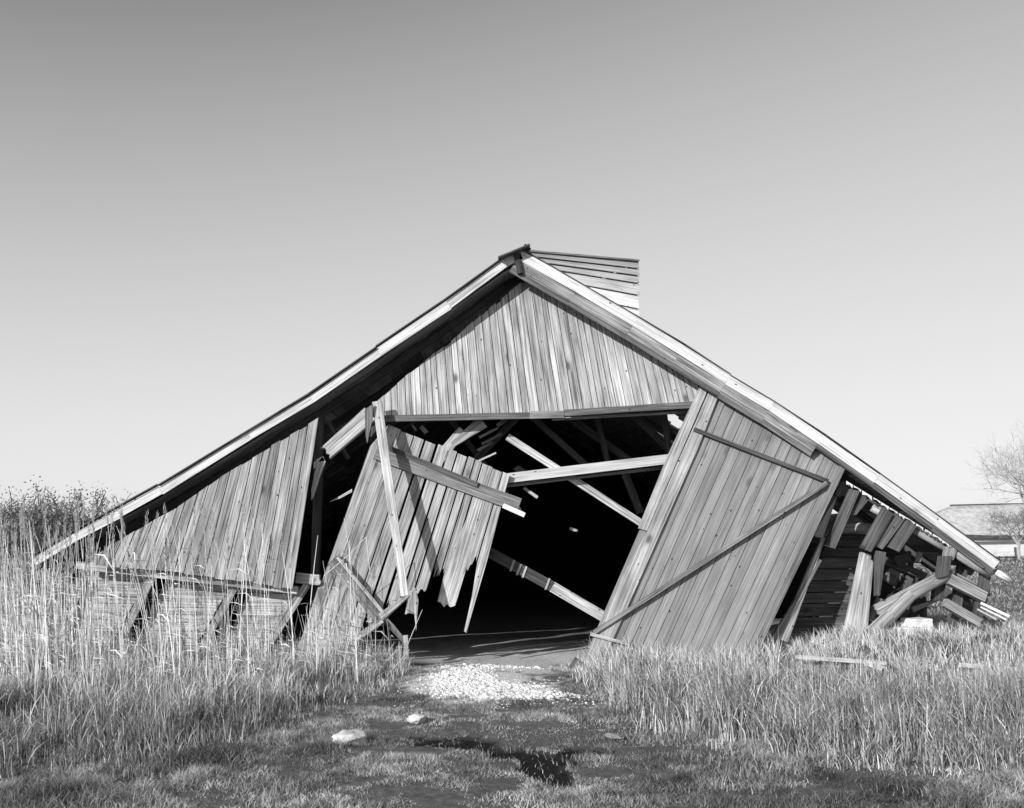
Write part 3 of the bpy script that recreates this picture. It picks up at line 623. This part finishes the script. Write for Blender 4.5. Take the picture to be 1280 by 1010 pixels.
def leafmesh(name, pts, size, tone, k_each, m_, par, spread=.07):
    P0 = np.repeat(np.array([tuple(p) for p in pts]), k_each, 0); n = len(P0); P0 = P0+rng.normal(0, spread, (n, 3))
    a = rng.normal(size=(n, 3)); a /= np.linalg.norm(a, axis=1)[:, None]; b_ = rng.normal(size=(n, 3)); b_ -= a*(a*b_).sum(1)[:, None]; b_ /= np.linalg.norm(b_, axis=1)[:, None]
    s_ = size*rng.uniform(.6, 1.3, (n, 1)); V = np.stack([P0-a*s_, P0+b_*s_*.5, P0+a*s_, P0-b_*s_*.5], 1).reshape(-1, 3)
    return fastmesh(name, V, np.arange(n*4).reshape(-1, 4), None, np.repeat(rng.uniform(tone[0], tone[1], n), 4), M[m_], par)
def fastmesh(name, V, quads, tris, tone, m_, par=None):
    me_ = bpy.data.meshes.new(name); me_.vertices.add(len(V)); me_.vertices.foreach_set('co', np.ascontiguousarray(V, dtype=np.float32).ravel())
    idx = []; st = []; o_ = 0
    if quads is not None: idx.append(quads.ravel()); st.append(np.arange(len(quads))*4); o_ = quads.size
    if tris is not None: idx.append(tris.ravel()); st.append(o_+np.arange(len(tris))*3)
    idx = np.concatenate(idx); st = np.concatenate(st); me_.loops.add(len(idx)); me_.loops.foreach_set('vertex_index', idx.astype(np.int32)); me_.polygons.add(len(st)); me_.polygons.foreach_set('loop_start', st.astype(np.int32)); me_.update(calc_edges=True)
    at_ = me_.attributes.new('tone', 'FLOAT', 'POINT'); at_.data.foreach_set('value', np.ascontiguousarray(tone, dtype=np.float32))
    return put(name, me_, m_, par)
def bush(name, base, H_, seed, label, k_each, size, tone, n=7, spread=.6, depth=4, group=None):
    random.seed(seed); t_ = empty(name, base, label, 'bush', group); mb = MB(); tips = []
    for k in range(n): grow(mb, base+Vector((random.uniform(-.3, .3), random.uniform(-.3, .3), -.05)), Vector((random.uniform(-.7, .7), random.uniform(-.5, .5), 1.1)).normalized(), H_*.42, .022, depth, spread, .1, tips, 4, 2, .0055)
    mb.build('stems', M['bark'], t_); leafmesh('foliage', tips, size, tone, k_each, 'leaf', t_); return t_
bush('leafy_bush', Vector((P(55, 690, 15.5).x, 15.5, 0)), 2.05, 21, 'leafy bush with thin arching twigs rising behind the left roof corner', 3, .022, (.12, .36), 12)
bush('leafy_bush', Vector((P(-20, 690, 17).x, 17, 0)), 2.0, 22, 'lower leafy bush cut by the left edge of the photo', 4, .026, (.1, .3), 9)
bush('leafy_bush', Vector((P(126, 690, 16.5).x, 16.5, 0)), 2.15, 25, 'small leafy bush whose twigs show just above the left roof edge', 3, .022, (.12, .36), 9)

# ------------------------------------------------------------ grass, reeds, gravel
def blades(x, y, h, wd, lean, tone, yaw=None, segs=2, curl=1.0, dirb=None):
    n = len(x); z = hgt(x, y)-.01; az = rng.uniform(0, 2*np.pi, n) if dirb is None else dirb+rng.normal(0, 1.6, n); fa = rng.normal(0, .7, n)
    dx, dy = np.cos(az)*lean, np.sin(az)*lean; wx, wy = np.cos(fa), np.sin(fa); V = []; 
    for k in range(segs):
        f_ = k/segs; q_ = f_**(1+curl*.8); c_ = wd*(1-.35*f_)/2
        for s_ in (-1, 1): V.append(np.stack([x+dx*h*q_+s_*wx*c_, y+dy*h*q_+s_*wy*c_, z+h*f_*(1-.15*lean*f_)], -1))
    V.append(np.stack([x+dx*h, y+dy*h, z+h*(1-.3*lean)], -1)); V = np.stack(V, 1); m_ = V.shape[1]; base = (np.arange(n)*m_)[:, None]
    quads = np.concatenate([base+np.array([[2*k, 2*k+1, 2*k+3, 2*k+2]]) for k in range(segs-1)]) if segs > 1 else None
    tris = base+np.array([[2*segs-2, 2*segs-1, 2*segs]])
    # tone array is per vertex
    return V.reshape(-1, 3), quads, tris, np.repeat(tone, m_)
def join(parts):
    V = []; Q = []; T = []; tn = []; o_ = 0
    for v, q_, t_, c_ in parts:
        V.append(v); tn.append(c_)
        if q_ is not None: Q.append(q_+o_)
        if t_ is not None: T.append(t_+o_)
        o_ += len(v)
    return np.concatenate(V), np.concatenate(Q) if Q else None, np.concatenate(T) if T else None, np.concatenate(tn)
def scatter(dens, y0, y1, mx_=5.8, margin=.03):
    """uniform on the ground inside the wedge the place is seen from, plus a margin"""
    n = int(dens*(y1-y0)*2*mx_); x = rng.uniform(-mx_, mx_, n); y = rng.uniform(y0, y1, n); k = np.abs(x) < y*(.515+margin)+.25; return x[k], y[k]
def rightedge(px): return np.interp(px, [690, 740, 790, 850, 960, 1100, 1300], [840, 872, 915, 935, 955, 968, 980])
def leftzone(px, py):                          # 0..1 how much of the tall left growth
    return soft(np.interp(px, [-100, 200, 330, 420, 500, 530], [985, 975, 930, 885, 868, 820])-py, 0, 45)
def inbarn(x, y): return (y > D-.1) & (y < 24) & (x > -5.35) & (x < 5.2)
# short turf
x, y = scatter(13500, 5.0, 11.6); px, py = px_of(x, y); mu, we, ba = masks(x, y)
keep = (rng.random(len(x)) > np.clip(mu*.97+we*.72+ba*.95, 0, .985)) & ~inbarn(x, y)
keep &= rng.random(len(x)) < .3+.7*soft(n2(x, y, 7, 31)*.55+n2(x, y, 1.7, 32)*.45, .38, .56)
x, y, px, py = x[keep], y[keep], px[keep], py[keep]; hh = rng.uniform(.015, .05, len(x))*(.25+1.5*soft(n2(x, y, 3.2, 4), .3, .7))*np.clip(.6+soft(np.abs(px-660), 120, 420)*.7, 0, 2)
tn = rng.uniform(.08, .40, len(x))*(.35+1.3*soft(n2(x, y, 1.6, 8), .25, .75))*(.45+1.1*soft(n2(x, y, 8, 88), .25, .75)); dry = rng.random(len(x)) < .05; tn = np.where(dry, rng.uniform(.3, .5, len(x)), tn)
pt = [blades(x, y, hh*1.35, .0042*rng.uniform(.7, 1.3, len(x)), rng.uniform(.2, 1.1, len(x)), tn)]
V, Q, T, c_ = join(pt); tag(fastmesh('short_grass', V, Q, T, c_, M['grass']), 'short mown-looking grass over the foreground', 'grass', kind='stuff')
# left: green growth thinning into straw
x, y = scatter(7000, 5.4, 12.2, 7); px, py = px_of(x, y); lz = leftzone(px, py); keep = (px < 560) & (rng.random(len(x)) < lz) & ~inbarn(x, y)
keep &= rng.random(len(x)) < .08+.92*soft(n2(x, y, 5, 12), .35, .6)
x, y, px, py, lz = x[keep], y[keep], px[keep], py[keep], lz[keep]; hh = (.05+.30*lz*rng.uniform(.2, 1, len(x))**1.5)*(.4+1.2*n2(x, y, 2.6, 14))
tn = rng.uniform(.08, .34, len(x))*(.4+1.2*n2(x, y, 2.2, 15)); st = rng.random(len(x)) < .05+.45*soft(925-py, 0, 60)*soft(n2(x, y, 2.4, 16), .3, .7); tn = np.where(st, rng.uniform(.4, .85, len(x)), tn); hh = np.where(st, hh*1.35, hh)
pt = [blades(x, y, hh, .006*rng.uniform(.6, 1.3, len(x)), rng.uniform(.0, .8, len(x))**1.3, tn, segs=3)]
V, Q, T, c_ = join(pt); tag(fastmesh('meadow_grass', V, Q, T, c_, M['grass']), 'knee-high dark green growth below the reeds on the left', 'grass', kind='stuff')
# right: pale dry grass
x, y = scatter(6200, 6.0, 12.6, 7.2); px, py = px_of(x, y); rz = soft(rightedge(px)-py, -4, 26)*soft(px, 700, 760); keep = (rng.random(len(x)) < rz) & ~inbarn(x, y)
keep &= rng.random(len(x)) < .04+.96*soft(n2(x, y, 6.5, 22), .42, .64)
x, y, px, py, rz = x[keep], y[keep], px[keep], py[keep], rz[keep]; hh = (.05+.40*rz*rng.uniform(.15, 1, len(x))**1.6)*(.35+1.3*n2(x, y, 2.8, 24))*np.where((y > 9.5) & (px > 975), np.where(y > 10.7, .5, .42), 1)
tn = rng.uniform(.07, .46, len(x))*(.2+1.6*n2(x, y, 3.5, 25)); st = rng.random(len(x)) < (.14+.45*soft(890-py, 0, 50))*(.3+1.4*n2(x, y, 2.5, 26)); tn = np.where(st, rng.uniform(.5, .9, len(x)), tn)
pt = [blades(x, y, hh, .0068*rng.uniform(.6, 1.3, len(x)), rng.uniform(.0, .7, len(x)), tn, segs=3, dirb=2.9)]
V, Q, T, c_ = join(pt); tag(fastmesh('dry_grass', V, Q, T, c_, M['grass']), 'pale dry grass standing in front of the right door', 'grass', kind='stuff')
# field beyond the barn
n = 70000; y = 12.2*np.exp(rng.uniform(0, 1.9, n)); x = rng.uniform(-.6, .6, n)*y; keep = ~inbarn(x, y) & (np.abs(x) > 3.5); x, y = x[keep], y[keep]
hh = rng.uniform(.03, .10, len(x))*(.5+n2(x, y, .5, 41))*np.minimum(1.4, (y/14)**.5); tn = rng.uniform(.14, .42, len(x))*(.5+1.0*n2(x, y, .4, 42))
V, Q, T, c_ = join([blades(x, y, hh, .012*(y/12), rng.uniform(.1, .9, len(x)), tn)]); tag(fastmesh('field_grass', V, Q, T, c_, M['grass']), 'rough grass of the field behind the barn', 'grass', kind='stuff')
# reeds
def reeds(x, y, hlo, hhi, wd=.011, plume=.2, tone=(.5, .9)):
    n = len(x); z = hgt(x, y)-.02; h = rng.uniform(hlo, hhi, n); az = rng.uniform(0, 2*np.pi, n); lean = np.abs(rng.normal(.10, .10, n)); dx = np.cos(az)*lean-.03; dy = np.sin(az)*lean
    tn = rng.uniform(*tone, n); fa = rng.normal(0, .6, n); parts = []; K = 5; V = []
    for k in range(K+1):
        f_ = k/K; wv = wd*(1-.65*f_)/2*rng.uniform(.8, 1.2, n); bx = x+dx*h*f_**1.6; by = y+dy*h*f_**1.6; bz = z+h*f_
        V += [np.stack([bx-np.cos(fa)*wv, by-np.sin(fa)*wv, bz], -1), np.stack([bx+np.cos(fa)*wv, by+np.sin(fa)*wv, bz], -1)]
    V = np.stack(V, 1); m_ = V.shape[1]; b_ = (np.arange(n)*m_)[:, None]; Q_ = np.concatenate([b_+np.array([[2*k, 2*k+1, 2*k+3, 2*k+2]]) for k in range(K)]); parts.append((V.reshape(-1, 3), Q_, None, np.repeat(tn, m_)))
    # hanging leaves
    for r_ in range(2):
        f0 = rng.uniform(.15, .8, n); sx = x+dx*h*f0**1.6; sy = y+dy*h*f0**1.6; sz = z+h*f0; a2 = rng.uniform(0, 2*np.pi, n); L_ = rng.uniform(.12, .32, n); ri = rng.uniform(-.2, .9, n); w_ = rng.uniform(.006, .013, n)
        v = [np.stack([sx, sy, sz], -1), np.stack([sx+np.cos(a2)*L_*.4+w_*.5, sy+np.sin(a2)*L_*.4, sz+L_*ri*.6], -1), np.stack([sx+np.cos(a2)*L_*.9, sy+np.sin(a2)*L_*.9, sz+L_*(ri*.8-.15)], -1), np.stack([sx+np.cos(a2)*L_*.4-w_*.5, sy+np.sin(a2)*L_*.4, sz+L_*ri*.6-w_*.8], -1)]
        v = np.stack(v, 1); parts.append((v.reshape(-1, 3), np.arange(n*4).reshape(-1, 4), None, np.repeat(tn*rng.uniform(.7, 1.05, n), 4)))
    pl = np.where(rng.random(n) < plume)[0]
    if len(pl):
        reps = np.repeat(pl, 26); k = rng.uniform(0, 1, len(reps)); hx = x+dx*h; hy = y+dy*h; hz = z+h; px_ = hx[reps]+dx[reps]*.2*k+rng.normal(0, .007, len(reps)); py_ = hy[reps]+dy[reps]*.2*k+rng.normal(0, .007, len(reps)); pz = hz[reps]-.03+.20*k
        a2 = rng.uniform(0, 2*np.pi, len(reps)); e = .018*(1-.6*k); v = np.stack([np.stack([px_-.003, py_, pz], -1), np.stack([px_+.003, py_, pz], -1), np.stack([px_+np.cos(a2)*e, py_+np.sin(a2)*e, pz+.05], -1)], 1)
        parts.append((v.reshape(-1, 3), None, np.arange(len(reps)*3).reshape(-1, 3), np.full(len(reps)*3, .3)))
    return join(parts)
x, y = scatter(260, 9.0, 11.5, 7); px, py = px_of(x, y); k = (px < 505) & (rng.random(len(x)) < soft(np.interp(px, [0, 300, 420, 505], [905, 880, 868, 850])-py, 0, 30)*np.interp(px, [0, 60, 150, 350, 430, 505], [.85, .6, .34, .34, .7, .35])) & (rng.random(len(x)) < .2+.8*soft(n2(x, y, 1.9, 51), .3, .55)); x, y, px = x[k], y[k], px[k]
tall = rng.random(len(x)) < np.interp(px, [0, 100, 300, 480], [.34, .38, .22, .1]); r1_ = reeds(x[tall], y[tall], 1.1, 1.75, .012, .5); r2_ = reeds(x[~tall], y[~tall], .3, .9, .009, .03)
V, Q, T, c_ = join([r1_, r2_]); tag(fastmesh('reeds', V, Q, T, c_, M['grass']), 'pale dry reeds standing in front of the left half of the barn', 'reeds', kind='stuff')
n = 2600; x = rng.uniform(-9.5, -5.6, n); y = rng.uniform(10.5, 19, n); k = (x < -.44*y) & (x > -.62*y); x, y = x[k], y[k]
V, Q, T, c_ = reeds(x, y, .6, 1.45, .012, .15, (.25, .6)); tag(fastmesh('reeds', V, Q, T, c_, M['grass']), 'dense reed bed at the left edge beside the low roof corner', 'reeds', kind='stuff')
# a few bent and broken stalks by the doorway
st = MB()
for a, m1, b_ in (((497, 872), (536, 842), (545, 873)), ((490, 858), (512, 800), (528, 762)), ((452, 880), (470, 840), (503, 806)), ((472, 895), (520, 868), (585, 862)), ((460, 862), (500, 880), (562, 880)), ((505, 885), (530, 872), (545, 880)), ((440, 870), (452, 838), (461, 815)), ((520, 868), (560, 846), (610, 836)), ((480, 850), (497, 830), (512, 812)), ((470, 888), (505, 893), (560, 882)), ((405, 720), (438, 692), (458, 671)), ((458, 671), (462, 710), (465, 740))):
    dd = random.uniform(10.0, 10.7) if a[1] > 800 else 11.2; st.tube([P(*a, dd), P(*m1, dd), P(*b_, dd)], [.005, .0045, .003], .9, 4)
tag(st.build('broken_stalks', M['pale']), 'bent dry stalks scattered beside the doorway', 'stalks', kind='stuff')
# gravel
n = 170000; pxg = rng.uniform(490, 770, n); pyg = rng.uniform(832, 912, n)
dg = F*EYE/(pyg-HOR); xg = (pxg-640)/F*dg; wn = (n2(xg, dg, 5, 61)-.5)*3.0+rng.normal(0, .25, n)
e1_ = ell(pxg, pyg, 630, 869, 70, 9, .06); e2_ = ell(pxg, pyg, 575, 858, 38, 12, -.1); e3_ = ell(pxg, pyg, 608, 842, 50, 5, 0)
hol = ell(pxg, pyg, 632, 852, 34, 6, .1); e4_ = ell(pxg, pyg, 610, 880, 95, 16, 0)
k = (np.minimum(np.minimum(e1_, e2_), e3_)+wn < 1.0) & ((hol > 1) | (rng.random(n) < .12)) | (rng.random(n) < .16*np.exp(-1.1*np.minimum(np.minimum(e1_, e2_), e3_)**.8)); xg, dg = xg[k], dg[k]; n = len(xg)
bm = bmesh.new(); bmesh.ops.create_cone(bm, cap_ends=True, cap_tris=False, segments=5, radius1=1, radius2=.55, depth=1.2); bmesh.ops.triangulate(bm, faces=bm.faces[:]); iv = np.array([v.co[:] for v in bm.verts]); it = np.array([[v.index for v in f_.verts] for f_ in bm.faces]); bm.free()
r_ = rng.lognormal(-5.25, .5, n); V = iv[None]*rng.uniform(.7, 1.3, (n, len(iv), 1))*r_[:, None, None]*np.stack([rng.uniform(.8, 1.6, n), rng.uniform(.8, 1.4, n), rng.uniform(.4, .9, n)], -1)[:, None]
V = V+np.stack([xg, dg, hgt(xg, dg)+r_*.4], -1)[:, None]
tr = (it[None]+(np.arange(n)*len(iv))[:, None, None]).reshape(-1, 3)
mg, t, b = mat('gravel', .9); t.links.new(N(t, 'ShaderNodeAttribute', attribute_name='tone').outputs['Fac'], b.inputs['Base Color'])
tag(fastmesh('gravel', V.reshape(-1, 3), None, tr, np.repeat(rng.uniform(.5, .95, n), len(iv)), mg), 'white gravel spread on the threshold of the barn', 'gravel', kind='stuff')
